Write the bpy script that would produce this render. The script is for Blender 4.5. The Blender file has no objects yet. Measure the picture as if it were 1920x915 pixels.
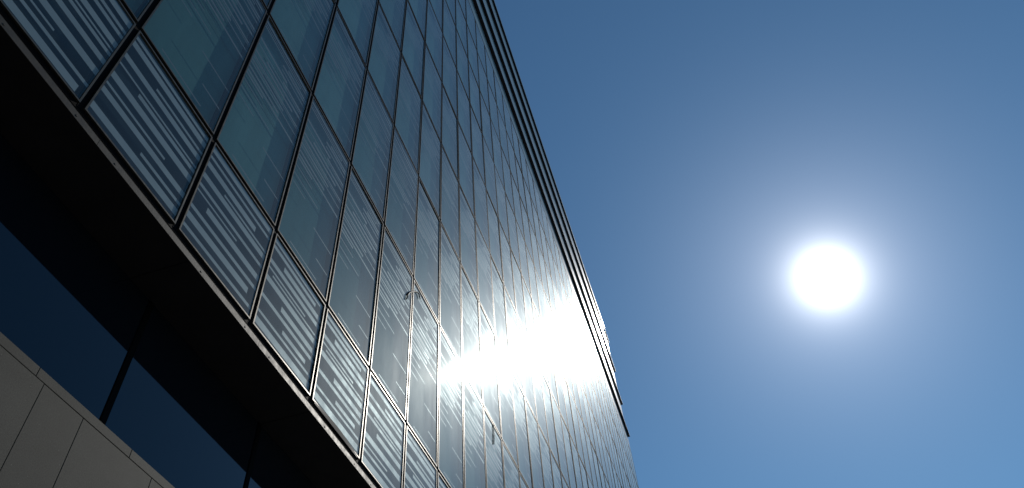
import bpy, math, random
from mathutils import Matrix, Vector
R = math.radians
random.seed(7)
scene = bpy.context.scene
C = scene.collection

# ------------------------------------------------------------------ camera
W = 1.5                                     # one facade module in metres
EYE = 1.6                                   # camera height
cam_d = bpy.data.cameras.new('camera')
cam = bpy.data.objects.new('camera', cam_d)
C.objects.link(cam)
right = Vector((0.29391608, -0.95371909, -0.0635077))
down = Vector((0.71460286, 0.26337912, -0.64805416))
fwd = Vector((0.63478823, 0.14509075, 0.75894175))
M3 = Matrix((right, -down, -fwd)).transposed()
cam.matrix_world = Matrix.Translation((0, 0, EYE)) @ M3.to_4x4()
cam_d.sensor_fit = 'HORIZONTAL'
cam_d.sensor_width = 36
FPX = 1434.59
cam_d.lens = 36 * FPX / 1920
cam_d.clip_start = 0.05
cam_d.clip_end = 5000
scene.camera = cam

# ------------------------------------------------------------------ light
SUN = Vector((0.72707317, -0.21777815, 0.65110466)).normalized()
EXPOSURE = -0.51
world = bpy.data.worlds.new('World')
scene.world = world
world.use_nodes = True
nt = world.node_tree
nt.nodes.clear()
sky = nt.nodes.new('ShaderNodeTexSky')
sky.sky_type = 'NISHITA'
sky.sun_disc = False
sky.sun_elevation = math.asin(SUN.z)
sky.sun_rotation = math.atan2(SUN.x, SUN.y)
sky.altitude = 300
sky.air_density = 1.0
sky.dust_density = 0.05
sky.ozone_density = 5.0
bg = nt.nodes.new('ShaderNodeBackground')
bg.inputs['Strength'].default_value = 0.105
tint = nt.nodes.new('ShaderNodeMix'); tint.data_type = 'RGBA'; tint.blend_type = 'MULTIPLY'
tint.inputs['Factor'].default_value = 1.0
tint.inputs['B'].default_value = (0.77, 1.06, 1.05, 1)          # clear, slightly cyan blue
nt.links.new(sky.outputs[0], tint.inputs['A'])
nt.links.new(tint.outputs['Result'], bg.inputs['Color'])
# the sun itself and its aureole, a function of the angle from the sun only
tc = nt.nodes.new('ShaderNodeTexCoord')
nrm = nt.nodes.new('ShaderNodeVectorMath'); nrm.operation = 'NORMALIZE'
nt.links.new(tc.outputs['Generated'], nrm.inputs[0])
dot = nt.nodes.new('ShaderNodeVectorMath'); dot.operation = 'DOT_PRODUCT'
dot.inputs[1].default_value = SUN
nt.links.new(nrm.outputs[0], dot.inputs[0])
def wmath(op, a, b=None):
    n = nt.nodes.new('ShaderNodeMath'); n.operation = op
    for i, v in enumerate((a, b)):
        if v is None: continue
        if isinstance(v, (int, float)): n.inputs[i].default_value = v
        else: nt.links.new(v, n.inputs[i])
    return n.outputs[0]
ang = wmath('ARCCOSINE', wmath('MINIMUM', dot.outputs['Value'], 0.9999999))
deg = wmath('MULTIPLY', ang, 180 / math.pi)
def lobe(amp, width):
    return wmath('MULTIPLY', wmath('EXPONENT', wmath('MULTIPLY', deg, -1.0 / width)), amp)
glow, glow_wide = lobe(8.5, 0.92), lobe(0.88, 5.0)
bg2 = nt.nodes.new('ShaderNodeBackground')
bg2.inputs['Color'].default_value = (1.0, 0.98, 0.94, 1)
nt.links.new(glow, bg2.inputs['Strength'])
addw = nt.nodes.new('ShaderNodeAddShader')
nt.links.new(bg.outputs[0], addw.inputs[0]); nt.links.new(bg2.outputs[0], addw.inputs[1])
bg3 = nt.nodes.new('ShaderNodeBackground')
bg3.inputs['Color'].default_value = (0.84, 0.88, 1.0, 1)
nt.links.new(glow_wide, bg3.inputs['Strength'])
addx = nt.nodes.new('ShaderNodeAddShader')
nt.links.new(addw.outputs[0], addx.inputs[0]); nt.links.new(bg3.outputs[0], addx.inputs[1])
wo = nt.nodes.new('ShaderNodeOutputWorld')
nt.links.new(addx.outputs[0], wo.inputs['Surface'])

sun_d = bpy.data.lights.new('sun', 'SUN')
sun_d.energy = 5.0
sun_d.angle = R(0.53)
sun_d.color = (1.0, 0.95, 0.87)
sun_o = bpy.data.objects.new('sun', sun_d)
sun_o.rotation_euler = SUN.to_track_quat('Z', 'Y').to_euler()
sun_o.location = SUN * 200
C.objects.link(sun_o)

scene.view_settings.view_transform = 'Standard'
scene.view_settings.look = 'None'
scene.view_settings.gamma = 1
scene.view_settings.exposure = EXPOSURE
scene.render.engine = 'CYCLES'
scene.cycles.use_denoising = True
scene.cycles.max_bounces = 10
scene.cycles.transparent_max_bounces = 24
scene.cycles.sample_clamp_indirect = 6
scene.cycles.caustics_reflective = False
scene.cycles.caustics_refractive = False

# ------------------------------------------------------------------ materials
def new_mat(name):
    m = bpy.data.materials.new(name); m.use_nodes = True
    n = m.node_tree; n.nodes.clear()
    out = n.nodes.new('ShaderNodeOutputMaterial')
    return m, n, out
def N(n, t, **kw):
    x = n.nodes.new(t)
    for k, v in kw.items(): setattr(x, k, v)
    return x
def noise(n, scale, detail=4, vec=None, rough=0.6):
    t = N(n, 'ShaderNodeTexNoise')
    t.inputs['Scale'].default_value = scale
    t.inputs['Detail'].default_value = detail
    t.inputs['Roughness'].default_value = rough
    if vec is not None: n.links.new(vec, t.inputs['Vector'])
    return t.outputs['Fac']
def world_pos(n, scl=(1, 1, 1)):
    g = N(n, 'ShaderNodeNewGeometry')
    m = N(n, 'ShaderNodeVectorMath', operation='MULTIPLY')
    m.inputs[1].default_value = scl
    n.links.new(g.outputs['Position'], m.inputs[0])
    return m.outputs[0]
def ramp(n, fac, stops):
    r = N(n, 'ShaderNodeValToRGB')
    e = r.color_ramp.elements
    while len(e) < len(stops): e.new(0.5)
    for el, (p, c) in zip(e, stops):
        el.position = p; el.color = (*c, 1) if len(c) == 3 else c
    n.links.new(fac, r.inputs['Fac'])
    return r.outputs['Color']
def g3(v): return (v, v, v)
def maprange(n, fac, a, b):
    m = N(n, 'ShaderNodeMapRange')
    m.inputs['From Min'].default_value = 0.3; m.inputs['From Max'].default_value = 0.7
    m.inputs['To Min'].default_value = a; m.inputs['To Max'].default_value = b
    n.links.new(fac, m.inputs['Value'])
    return m.outputs['Result']

def toned(n, col, tone):
    if not tone: return col
    oi = N(n, 'ShaderNodeObjectInfo')                        # pieces differ a little from one another
    mr = N(n, 'ShaderNodeMapRange')
    mr.inputs['To Min'].default_value = 1 - tone; mr.inputs['To Max'].default_value = 1 + tone
    n.links.new(oi.outputs['Random'], mr.inputs['Value'])
    vm = N(n, 'ShaderNodeVectorMath', operation='SCALE')
    n.links.new(col, vm.inputs[0]); n.links.new(mr.outputs['Result'], vm.inputs['Scale'])
    return vm.outputs[0]
def mat_glass():
    m, n, out = new_mat('facade_glass')
    tr = N(n, 'ShaderNodeBsdfTransparent')
    tr.inputs['Color'].default_value = (0.80, 0.89, 0.91, 1)
    ga = N(n, 'ShaderNodeBsdfAnisotropic'); ga.distribution = 'GGX'
    ga.inputs['Roughness'].default_value = 0.035
    ga.inputs['Color'].default_value = (0.88, 1.0, 0.97, 1)
    gb = N(n, 'ShaderNodeBsdfAnisotropic'); gb.distribution = 'GGX'
    pos = world_pos(n, (1, 1, 0.25))
    n.links.new(maprange(n, noise(n, 2.5, 5, pos), 0.46, 0.52), gb.inputs['Roughness'])
    gb.inputs['Color'].default_value = (0.90, 0.98, 1.0, 1)
    bump = N(n, 'ShaderNodeBump')
    bump.inputs['Strength'].default_value = 0.02
    bump.inputs['Distance'].default_value = 0.05
    n.links.new(noise(n, 0.9, 1, world_pos(n, (1, 1, 0.4))), bump.inputs['Height'])
    n.links.new(bump.outputs[0], ga.inputs['Normal'])
    gm = N(n, 'ShaderNodeBsdfAnisotropic'); gm.distribution = 'GGX'
    gm.inputs['Roughness'].default_value = 0.10
    n.links.new(bump.outputs[0], gm.inputs['Normal'])
    mm = N(n, 'ShaderNodeMixShader'); mm.inputs[0].default_value = 0.008
    n.links.new(ga.outputs[0], mm.inputs[1]); n.links.new(gm.outputs[0], mm.inputs[2])
    mg = N(n, 'ShaderNodeMixShader')
    n.links.new(maprange(n, noise(n, 1.3, 6, pos), 0.13, 0.165), mg.inputs[0])
    n.links.new(mm.outputs[0], mg.inputs[1]); n.links.new(gb.outputs[0], mg.inputs[2])
    fr = N(n, 'ShaderNodeFresnel')
    geo = N(n, 'ShaderNodeNewGeometry')                       # a thin pane reflects alike from both sides
    io = N(n, 'ShaderNodeMix', data_type='FLOAT')
    io.inputs['A'].default_value = 1.55; io.inputs['B'].default_value = 1 / 1.55
    n.links.new(geo.outputs['Backfacing'], io.inputs['Factor'])
    n.links.new(io.outputs['Result'], fr.inputs['IOR'])
    mx = N(n, 'ShaderNodeMixShader')
    n.links.new(fr.outputs[0], mx.inputs[0])
    n.links.new(tr.outputs[0], mx.inputs[1]); n.links.new(mg.outputs[0], mx.inputs[2])
    n.links.new(mx.outputs[0], out.inputs['Surface'])
    return m
def principled(name, col, rough, metal=0.0, spec=0.5, var=0.0, vscale=6, bump=0.0, bscale=40, scl=(1, 1, 1), tone=0.0):
    m, n, out = new_mat(name)
    b = N(n, 'ShaderNodeBsdfPrincipled')
    b.inputs['Base Color'].default_value = (*col, 1)
    b.inputs['Metallic'].default_value = metal
    b.inputs['Specular IOR Level'].default_value = spec
    if name == 'dark_blue_glass': b.inputs['Specular Tint'].default_value = (0.62, 0.85, 1.0, 1)
    pos = world_pos(n, scl)
    if var:
        f = noise(n, vscale, 5, pos)
        lo = tuple(c * (1 - var) for c in col); hi = tuple(min(1, c * (1 + var)) for c in col)
        n.links.new(toned(n, ramp(n, f, [(0.3, lo), (0.7, hi)]), tone), b.inputs['Base Color'])
        n.links.new(maprange(n, noise(n, vscale * 1.7, 4, pos), rough * 0.85, min(1, rough * 1.15)), b.inputs['Roughness'])
    else:
        b.inputs['Roughness'].default_value = rough
    if bump:
        bp = N(n, 'ShaderNodeBump')
        bp.inputs['Strength'].default_value = bump
        bp.inputs['Distance'].default_value = 0.01
        n.links.new(noise(n, bscale, 4, pos), bp.inputs['Height'])
        n.links.new(bp.outputs[0], b.inputs['Normal'])
    n.links.new(b.outputs[0], out.inputs['Surface'])
    return m
def mat_granite():
    m, n, out = new_mat('granite')
    b = N(n, 'ShaderNodeBsdfPrincipled')
    pos = world_pos(n)
    fine = noise(n, 95, 5, pos, 0.8)
    col = ramp(n, fine, [(0.30, (0.028, 0.026, 0.022)), (0.47, (0.064, 0.060, 0.052)), (0.62, (0.088, 0.083, 0.072)), (0.80, (0.20, 0.19, 0.165))])
    big = noise(n, 1.7, 5, pos)
    mx = N(n, 'ShaderNodeMix', data_type='RGBA', blend_type='MULTIPLY')
    mx.inputs['Factor'].default_value = 1
    n.links.new(col, mx.inputs['A'])
    n.links.new(ramp(n, big, [(0.3, g3(0.78)), (0.7, g3(1.0))]), mx.inputs['B'])
    vo = N(n, 'ShaderNodeTexVoronoi'); vo.inputs['Scale'].default_value = 21
    n.links.new(pos, vo.inputs['Vector'])
    sp = ramp(n, vo.outputs['Distance'], [(0.0, g3(1)), (0.055, g3(0))])  # sparse bright dots: sun glints on the crystals, painted into the colour
    m2 = N(n, 'ShaderNodeMix', data_type='RGBA')
    n.links.new(sp, m2.inputs['Factor'])
    n.links.new(mx.outputs['Result'], m2.inputs['A'])
    m2.inputs['B'].default_value = (0.5, 0.5, 0.48, 1)
    n.links.new(toned(n, m2.outputs['Result'], 0.07), b.inputs['Base Color'])
    b.inputs['Roughness'].default_value = 0.7
    b.inputs['Specular IOR Level'].default_value = 0.1
    bp = N(n, 'ShaderNodeBump'); bp.inputs['Strength'].default_value = 0.25; bp.inputs['Distance'].default_value = 0.004
    n.links.new(fine, bp.inputs['Height']); n.links.new(bp.outputs[0], b.inputs['Normal'])
    n.links.new(b.outputs[0], out.inputs['Surface'])
    return m

GLASS = mat_glass()
ALU = principled('anodised_aluminium', (0.075, 0.070, 0.058), 0.40, metal=0.8, spec=0.3, var=0.10, vscale=9)
ALU_DK = principled('edge_trim_aluminium', (0.034, 0.032, 0.029), 0.55, spec=0.18, metal=0.3, var=0.22, vscale=5, bump=0.1)
BLACK = principled('black_gasket', (0.008, 0.008, 0.010), 0.6, spec=0.25)
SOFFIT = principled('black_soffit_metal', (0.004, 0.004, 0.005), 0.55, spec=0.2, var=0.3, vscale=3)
FIN = principled('black_fin_metal', (0.007, 0.008, 0.013), 0.5, spec=0.25)
BLIND = principled('pale_roller_blind', (0.082, 0.165, 0.165), 0.9, spec=0.0, tone=0.18, var=0.10, vscale=1.6, scl=(2.2, 1, 0.35))
SPAN = principled('dark_spandrel_back', (0.018, 0.025, 0.033), 0.9, spec=0.0, var=0.15, vscale=2)
FRIT = principled('printed_white_ceramic', (0.235, 0.25, 0.27), 0.5, spec=0.12, var=0.08, vscale=3)
FRIT_FINE = principled('printed_fine_ceramic', (0.125, 0.135, 0.15), 0.5, spec=0.12, var=0.08, vscale=3)
MATT = principled('matt_black_mullion', (0.0015, 0.0015, 0.002), 0.7, spec=0.04)
CLER = principled('dark_blue_glass', (0.003, 0.005, 0.009), 0.03, spec=0.58, bump=0.015, bscale=1.2)
PARAPET = principled('parapet_glass', (0.05, 0.075, 0.09), 0.16, spec=1.0, var=0.15, vscale=0.8)
SATIN = principled('satin_metal_cladding', (0.20, 0.31, 0.39), 0.25, spec=0.15, var=0.08, vscale=0.8)
WALL = principled('dark_core_wall', (0.06, 0.06, 0.062), 0.8, var=0.15)
ROOF = principled('roof_membrane', (0.15, 0.15, 0.15), 0.9, var=0.2, vscale=2)
GRANITE = mat_granite()
PAVE = principled('pavement_concrete', (0.27, 0.26, 0.245), 0.85, var=0.25, vscale=0.7, bump=0.3, bscale=30)

# ------------------------------------------------------------------ mesh helpers
class MB:
    def __init__(self): self.v = []; self.f = []; self.m = []; self.smooth = []
    def box(self, x0, x1, y0, y1, z0, z1, mi=0):
        b = len(self.v)
        self.v += [(x0, y0, z0), (x1, y0, z0), (x1, y1, z0), (x0, y1, z0), (x0, y0, z1), (x1, y0, z1), (x1, y1, z1), (x0, y1, z1)]
        for q in ((0, 3, 2, 1), (4, 5, 6, 7), (0, 1, 5, 4), (1, 2, 6, 5), (2, 3, 7, 6), (3, 0, 4, 7)):
            self.f.append(tuple(b + i for i in q)); self.m.append(mi); self.smooth.append(False)
    def quad(self, a, b_, c, d, mi=0):
        b = len(self.v); self.v += [a, b_, c, d]
        self.f.append((b, b + 1, b + 2, b + 3)); self.m.append(mi); self.smooth.append(False)
    def tube(self, pts, rad, mi=0, n=6):
        b = len(self.v)
        P = [Vector(p) for p in pts]
        for i, p in enumerate(P):
            d = (P[min(i + 1, len(P) - 1)] - P[max(i - 1, 0)]).normalized()
            u = d.orthogonal().normalized() if i == 0 else (u - d * u.dot(d)).normalized()
            w = d.cross(u)
            for k in range(n):
                a = 2 * math.pi * k / n
                self.v.append(tuple(p + (u * math.cos(a) + w * math.sin(a)) * rad))
        for i in range(len(P) - 1):
            for k in range(n):
                self.f.append((b + i * n + k, b + i * n + (k + 1) % n, b + (i + 1) * n + (k + 1) % n, b + (i + 1) * n + k))
                self.m.append(mi); self.smooth.append(True)
        self.f.append(tuple(b + k for k in reversed(range(n)))); self.m.append(mi); self.smooth.append(False)
        e = b + (len(P) - 1) * n
        self.f.append(tuple(e + k for k in range(n))); self.m.append(mi); self.smooth.append(False)
    def add(self, other, off, mi):
        b = len(self.v)
        self.v += [(x + off[0], y + off[1], z + off[2]) for x, y, z in other.v]
        self.f += [tuple(b + i for i in q) for q in other.f]
        self.m += [mi] * len(other.f); self.smooth += other.smooth
    def mesh(self, name, mats):
        me = bpy.data.meshes.new(name)
        me.from_pydata(self.v, [], self.f)
        for m in mats: me.materials.append(m)
        me.polygons.foreach_set('material_index', self.m)
        me.polygons.foreach_set('use_smooth', self.smooth)
        me.update()
        return me
def link(name, me, parent=None, loc=(0, 0, 0), rot=(0, 0, 0)):
    o = bpy.data.objects.new(name, me)
    C.objects.link(o)
    o.parent = parent
    o.location = loc
    o.rotation_euler = rot
    return o
def build(mb, name, mat, parent=None, loc=(0, 0, 0)):
    return link(name, mb.mesh(name, [mat]), parent, loc)
def tag(o, label=None, cat=None, group=None, kind=None):
    for k, v in (('label', label), ('category', cat), ('group', group), ('kind', kind)):
        if v: o[k] = v
    return o

# ------------------------------------------------------------------ setting: ground
g = MB(); g.quad((-1500, -1500, -0.12), (1500, -1500, -0.12), (1500, 1500, -0.12), (-1500, 1500, -0.12))
tag(build(g, 'ground', principled('asphalt', (0.06, 0.06, 0.062), 0.9, var=0.2, vscale=3, bump=0.3)), kind='structure')
g = MB(); g.box(-20, 75, -9, 40, -0.2, 0.0)
tag(build(g, 'pavement', PAVE), kind='structure')

# ------------------------------------------------------------------ the office building
D = 2.92955 * W                            # plane of the facade glass
X0 = 0.5724 * W                            # mullion number 0
SH = 0.8566
YB = 3.94 * W * SH                         # plane of the recessed lower glazing
SS = 0.8122
YS = 3.94 * W * SS                         # plane of the granite face, proud of the glazing
def Z(w): return EYE + w * W
Z_SOF = Z(4.06)
ZR = [Z(4.188)] + [Z(5.323 + 2.405 * j) for j in range(9)]
CFIRST, CLAST = -5, 36                      # pane columns
XA, XB = X0 + CFIRST * W, X0 + (CLAST + 1) * W
Z_TOP = Z(34.08)

bld = bpy.data.objects.new('office_building', None)
C.objects.link(bld)
tag(bld, 'tall glass office block with striped panes, black soffit and granite base', 'building')
# the Empty stands at the world origin level of the base
def P(mb, name, mat, loc=(0, 0, 0)): return build(mb, name, mat, bld, loc)

# body behind the curtain wall
c = MB(); c.box(XA + 0.05, XB - 0.05, D + 0.30, D + 22, Z_SOF + 0.25, Z_TOP - 0.3); P(c, 'core_wall', WALL)
c = MB(); c.box(XA + 0.05, XB - 0.05, YB + 0.25, D + 22, 0, Z_SOF + 0.24); P(c, 'base_wall', WALL)
c = MB(); c.box(XA, XB - 0.35, D + 0.062, D + 22.1, Z_TOP - 0.29, Z_TOP - 0.02); P(c, 'roof', ROOF)
c = MB(); c.box(XB - 0.04, XB, D + 0.13, D + 22, Z_SOF + 0.02, ZR[9]); P(c, 'end_wall', PARAPET)

# ---- facade modules
FW, JW = 0.020, 0.033                      # frame width, half joint
def frame_mb(h):
    m = MB()
    x0, x1, z0, z1 = JW, W - JW, JW, h - JW
    ya, yb = -0.012, 0.030
    m.box(x0, x0 + FW, ya, yb, z0, z1); m.box(x1 - FW, x1, ya, yb, z0, z1)
    m.box(x0 + FW, x1 - FW, ya, yb, z0, z0 + FW); m.box(x0 + FW, x1 - FW, ya, yb, z1 - FW, z1)
    return m
def pane_mb(h, amp, seed):
    rr = random.Random(seed)
    m = MB()
    x0, x1, z0, z1 = JW + FW - 0.004, W - JW - FW + 0.004, JW + FW - 0.004, h - JW - FW + 0.004
    nx, nz = 10, 8
    ph = rr.uniform(-0.4, 0.4)
    for k in range(nz + 1):
        for i in range(nx + 1):
            s, t = i / nx, k / nz
            y = -amp * math.sin(math.pi * s) * (0.35 + 0.65 * math.sin(math.pi * t)) + amp * 0.3 * math.sin(2 * math.pi * s + ph) * math.sin(math.pi * t)
            m.v.append((x0 + (x1 - x0) * s, y, z0 + (z1 - z0) * t))
    for k in range(nz):
        for i in range(nx):
            a = k * (nx + 1) + i
            m.f.append((a, a + 1, a + nx + 2, a + nx + 1)); m.m.append(0); m.smooth.append(True)
    return m
def blind_mb(h):
    m = MB(); m.box(0.02, W - 0.02, 0.112, 0.124, 0.03, h - 0.03); return m
def stripes_mb(lst, h):
    """lst: (height fraction, thickness m, start, end) measured in the clear opening."""
    m = MB(); a, b = JW + FW, W - JW - FW; za, zb = JW + FW, h - JW - FW
    for f, t, s, e in lst:
        zc = za + (zb - za) * f
        z0, z1 = max(za, zc - t / 2), min(zb, zc + t / 2)
        x0, x1 = a + (b - a) * s, a + (b - a) * e
        m.quad((x0, 0.0065, z0), (x1, 0.0065, z0), (x1, 0.0065, z1), (x0, 0.0065, z1))
    return m
H0, H1 = ZR[1] - ZR[0], ZR[2] - ZR[1]
ROW0 = [
    [(0.95, .105, 0, 1), (0.845, .055, .46, 1), (0.78, .060, 0, 1), (0.665, .095, 0, 1), (0.595, .030, .2, 1), (0.545, .055, 0, 1),
     (0.445, .085, .3, 1), (0.315, .100, 0, 1), (0.225, .030, 0, .62), (0.155, .048, 0, 1), (0.055, .105, 0, .95)],
    [(0.96, .08, 0, 1), (0.885, .062, 0, .86), (0.80, .085, .24, 1), (0.715, .075, 0, 1), (0.64, .032, 0, .72), (0.595, .030, .1, 1), (0.525, .090, 0, 1),
     (0.415, .085, .33, 1), (0.33, .060, 0, 1), (0.235, .065, .42, .86), (0.165, .040, 0, 1), (0.07, .105, 0, 1)],
    [(0.955, .10, 0, 1), (0.865, .045, 0, 1), (0.775, .09, 0, .78), (0.70, .035, .3, 1), (0.64, .085, 0, 1), (0.53, .05, 0, 1),
     (0.465, .028, 0, .6), (0.395, .09, .18, 1), (0.285, .055, 0, 1), (0.19, .095, 0, .9), (0.085, .05, 0, 1)],
    [(0.95, .06, 0, 1), (0.875, .095, 0, 1), (0.775, .04, .36, 1), (0.705, .085, 0, 1), (0.60, .03, 0, 1), (0.55, .06, .26, 1), (0.455, .10, 0, 1),
     (0.35, .035, 0, .7), (0.275, .085, 0, 1), (0.175, .045, .5, 1), (0.09, .10, 0, 1)]]
def upper(seed):
    rr = random.Random(seed)
    l = [(0.035, .022, .22, .78), (0.135, .020, .70, 1), (0.27, .020, .55, 1), (0.40, .020, 0, .55), (0.345, .018, .0, .3)]
    z = 0.455
    while z < 0.975:
        d = (z - 0.455) / 0.52
        t = rr.choice((.022, .03, .045, .055)) * (0.7 + 0.4 * d)
        kind = rr.random()
        if kind < 0.5: s, e = 0, 1
        elif kind < 0.75: s, e = 0, rr.uniform(.3, .85)
        else: s, e = rr.uniform(.15, .6), 1
        l.append((z, t, s, e))
        z += t / H1 + rr.uniform(.010, .040) * (1.25 - 0.8 * d)
    return l
UP = [upper(3), upper(11), upper(23)]
frame_me = [frame_mb(h).mesh('frame', [ALU]) for h in (H0, H1)]
blind_me = [blind_mb(H0).mesh('spandrel_back', [SPAN]), blind_mb(H1).mesh('blind', [BLIND])]
AMPS = [0.0014, 0.0020, 0.0010, -0.0010, 0.0016]
pane_b = [[pane_mb(h, a, i) for i, a in enumerate(AMPS)] for h in (H0, H1)]
pane_me = [[m.mesh('glass_pane', [GLASS]) for m in l] for l in pane_b]
frit_b = [[stripes_mb(l, H0) for l in ROW0], [stripes_mb(l, H1) for l in UP]]
frit_me = [[m.mesh('printed_stripes', [mt]) for m in l] for l, mt in zip(frit_b, (FRIT, FRIT_FINE))]
stripe_me = [[stripes_mb([q], H0).mesh('printed_stripe', [FRIT]) for q in l] for l in ROW0]

def px(p):
    q = Vector(p) - Vector((0, 0, EYE))
    d = q.dot(fwd)
    if d < 0.05: return None
    return 960 + FPX * q.dot(right) / d, 457.5 + FPX * q.dot(down) / d
def in_view(x, z, h):
    pts = [px((x + W * s, D, z + h * t)) for s in (0, .25, .5, .75, 1) for t in (0, .25, .5, .75, 1)]
    return sum(1 for p in pts if p and -5 < p[0] < 1925 and -5 < p[1] < 920)
rest = MB()
shown = 0
for ci in range(CFIRST, CLAST + 1):
    for ri in range(9):
        rr = random.Random(ci * 131 + ri * 17)
        t = 0 if ri == 0 else 1
        h = H0 if t == 0 else H1
        x, z = X0 + ci * W, ZR[ri]
        fi = (ci * 3 + ci // 4) % 4 if t == 0 else (0 if rr.random() < .6 else rr.randrange(3))
        pi = rr.randrange(len(AMPS))
        if in_view(x, z, h) > 0 and ci <= 34 and shown < 300:
            shown += 1
            fr = link('facade_panel', frame_me[t], bld, (x, D, z))
            tilt = (rr.gauss(0, R(0.05)), 0, rr.gauss(0, R(0.13)))
            link('glass_pane', pane_me[t][pi], fr, (0, 0, 0), tilt)
            if t == 0:
                for me in stripe_me[fi]: link('printed_stripe', me, fr, (0, 0, 0), tilt)
            else:
                link('printed_stripes', frit_me[t][fi], fr, (0, 0, 0), tilt)['kind'] = 'stuff'
            link('blind' if t else 'spandrel_back', blind_me[t], fr)
        else:
            rest.add(frame_mb(h), (x, D, z), 0)
            rest.add(pane_b[t][pi], (x, D, z), 1)
            rest.add(frit_b[t][fi], (x, D, z), 4 if t else 2)
            rest.add(blind_mb(h), (x, D, z), 3)
print('facade panels as parts:', shown)
o = link('facade_panels', rest.mesh('facade_panels', [ALU, GLASS, FRIT, BLIND, FRIT_FINE]), bld)
o['kind'] = 'stuff'

# mullions and transoms sit back in the joints
for ci in range(CFIRST, CLAST + 2):
    m = MB(); x = X0 + ci * W
    m.box(x - JW + .0015, x + JW - .0015, D + 0.006, D + 0.128, ZR[0], ZR[9])
    m.box(x - 0.055, x + 0.055, D + 0.0315, D + 0.126, ZR[0], ZR[9])
    P(m, 'mullion', MATT)
for ri, z in enumerate(ZR):
    m = MB()
    m.box(XA, XB, D + 0.009, D + 0.123, z - JW + .0015, z + JW - .0015)
    m.box(XA, XB, D + 0.0335, D + 0.121, z - 0.05, z + 0.05)
    P(m, 'transom', MATT)

# bottom edge trim, in lengths, and the black soffit behind it
seg = 2.9
x = XA + 0.6
while x < XB:
    e = min(x + seg, XB)
    m = MB(); m.box(x + 0.002, e - 0.002, D - 0.030, D - 0.024, Z(4.062), Z(4.116))
    for s in (0.25, 1.7, 2.6):
        if x + s < e - .05: m.box(x + s - .008, x + s + .008, D - 0.034, D - 0.0295, Z(4.085) - .008, Z(4.085) + .008)
    P(m, 'edge_trim', ALU_DK)
    x = e
m = MB(); m.box(XA, XB, D + 0.012, D + 0.12, Z(4.1185), ZR[0] - JW); P(m, 'shadow_gap', MATT)
x = XA
while x < XB:
    e = min(x + 2.7, XB)
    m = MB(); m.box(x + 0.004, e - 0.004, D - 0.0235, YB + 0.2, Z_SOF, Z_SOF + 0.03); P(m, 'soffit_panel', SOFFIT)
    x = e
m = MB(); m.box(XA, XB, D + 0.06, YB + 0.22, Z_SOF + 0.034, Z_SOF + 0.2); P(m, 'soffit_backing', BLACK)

# parapet storeys: plain glass bands with black projecting fins
FZ = [25.60, 27.87, 30.38, 32.80]
FD = [0.128, 0.118, 0.115, 0.09]
zb = ZR[9] + JW
for k, (fz, fd) in enumerate(zip(FZ, FD)):
    zt = Z(fz)
    m = MB(); m.box(XA, XB - (0.3 if k else 0), D - 0.004, D + 0.06, zb, zt - 0.001); P(m, 'parapet_band', SATIN)
    m = MB(); m.box(XA, XB, D - fd * W, D + 0.05, zt, zt + 0.06); P(m, 'shading_fin', FIN)
    zb = zt + 0.061
m = MB(); m.box(XA, XB - 0.3, D - 0.004, D + 0.06, zb, Z_TOP); P(m, 'parapet_band', SATIN)

# ---- recessed lower storey: dark glass strip over granite
ZS = Z(3.525 * SS); ZC = Z(3.45 * SS)
MS = 1.8 * W * SH
xm = 3.535 * W * SH
k0 = int(math.floor((XA - xm) / MS)) + 1
kk = [xm + k * MS for k in range(k0, int((XB - xm) / MS) + 1)]
for xk in kk:
    m = MB(); m.box(xk - 0.036, xk + 0.036, YB - 0.012, YB + 0.10, ZS - 0.003, Z_SOF - 0.001); P(m, 'clerestory_mullion', MATT)
for xa, xb in zip(kk, kk[1:]):
    m = MB(); m.box(xa + 0.037, xb - 0.037, YB, YB + 0.03, ZS - 0.003, Z_SOF - 0.001); P(m, 'clerestory_pane', CLER)
wall = bpy.data.objects.new('stone_wall', None)
C.objects.link(wall); wall.parent = bld
def bevelled(w, t, h, b=0.003):
    m = MB()
    m.v = [(0, t, 0), (w, t, 0), (w, t, h), (0, t, h), (0, b, 0), (w, b, 0), (w, b, h), (0, b, h), (b, 0, b), (w - b, 0, b), (w - b, 0, h - b), (b, 0, h - b)]
    m.f = [(4, 5, 9, 8), (5, 6, 10, 9), (6, 7, 11, 10), (7, 4, 8, 11), (8, 9, 10, 11), (0, 1, 5, 4), (1, 2, 6, 5), (2, 3, 7, 6), (3, 0, 4, 7)]
    m.m = [0] * 9; m.smooth = [False] * 9
    return m
J = 0.0024
cw = 1.0 * W * SS
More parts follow.
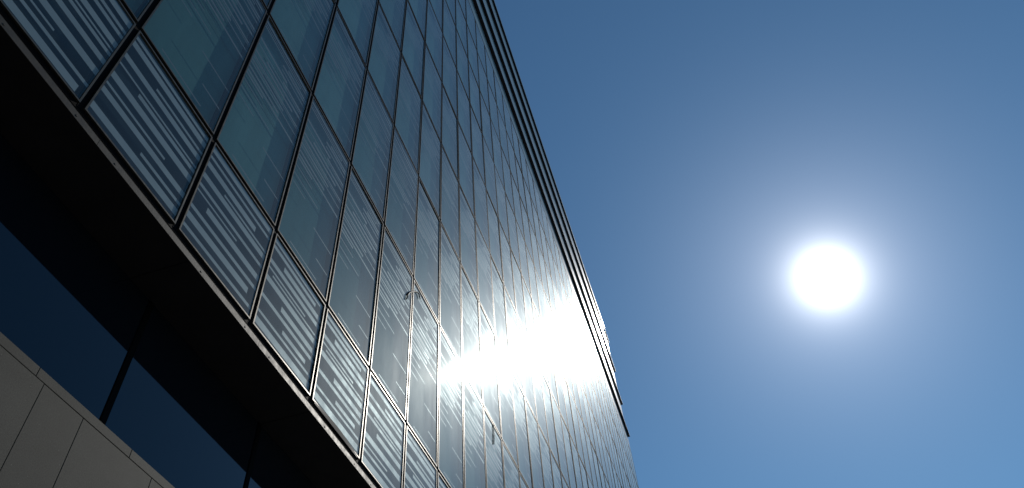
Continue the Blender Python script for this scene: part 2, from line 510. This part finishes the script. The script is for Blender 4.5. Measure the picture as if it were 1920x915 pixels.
cop = bevelled(cw - 2 * J, 0.12, ZS - ZC - J).mesh('coping_stone', [GRANITE])
x = 2.891 * W * SS - 5 * cw
while x < XB - cw:
    link('coping_stone', cop, wall, (x + J, YS, ZC + J)); x += cw
sw = 0.4005 * W * SS
hs = ZC / 4
slab_b = [bevelled(sw * k - 2 * J, 0.10, hs - 2 * J) for k in (1, 2)]
slab = [m.mesh('stone_slab', [GRANITE]) for m in slab_b]
far = MB()
x = 2.973 * W * SS - 12 * sw
n = i = 0
while x < XB - 2 * sw:
    for r in range(4):
        off = random.uniform(-0.0012, 0.0012)
        at = (x + J, YS + off, ZC - (r + 1) * hs + J)
        if n < 290: link('stone_slab', slab[i % 2], wall, at); n += 1
        else: far.add(slab_b[i % 2], at, 0)
    x += sw * (1 + i % 2); i += 1
if far.v:
    o = link('stone_slabs', far.mesh('stone_slabs', [GRANITE]), wall); o['kind'] = 'stuff'
m = MB(); m.box(XA, XB, YS + 0.015, YB + 0.24, 0, ZS - 0.004); build(m, 'joint_backing', WALL, wall)

# ---- loose bits on the facade
m = MB()
arch = [(6.377, 7.117), (6.40, 7.22), (6.452, 7.314), (6.54, 7.42), (6.64, 7.52), (6.727, 7.58), (6.79, 7.585), (6.812, 7.539)]
m.tube([(a * W, D - 0.02, Z(b)) for a, b in arch], 0.013)
P(m, 'loose_cable', BLACK)
m = MB(); m.tube([(10.104 * W, D - 0.014, Z(7.70)), (10.09 * W, D - 0.016, Z(7.5)), (10.057 * W, D - 0.014, Z(7.295))], 0.013)
P(m, 'hanging_gasket', BLACK)
m = MB()
for i in range(14):
    s0, s1 = i / 14, (i + 1) / 14
    def gp(s): return ((4.62 + 0.86 * s) * W, D - 0.026 - 0.012 * math.sin(math.pi * s), ZR[0] + 0.022 + 0.032 * math.sin(math.pi * s) ** 1.5)
    a, b = gp(s0), gp(s1)
    m.quad((a[0], D - 0.026, ZR[0] - 0.01), (b[0], D - 0.026, ZR[0] - 0.01), b, a)
P(m, 'loose_gasket', BLACK)
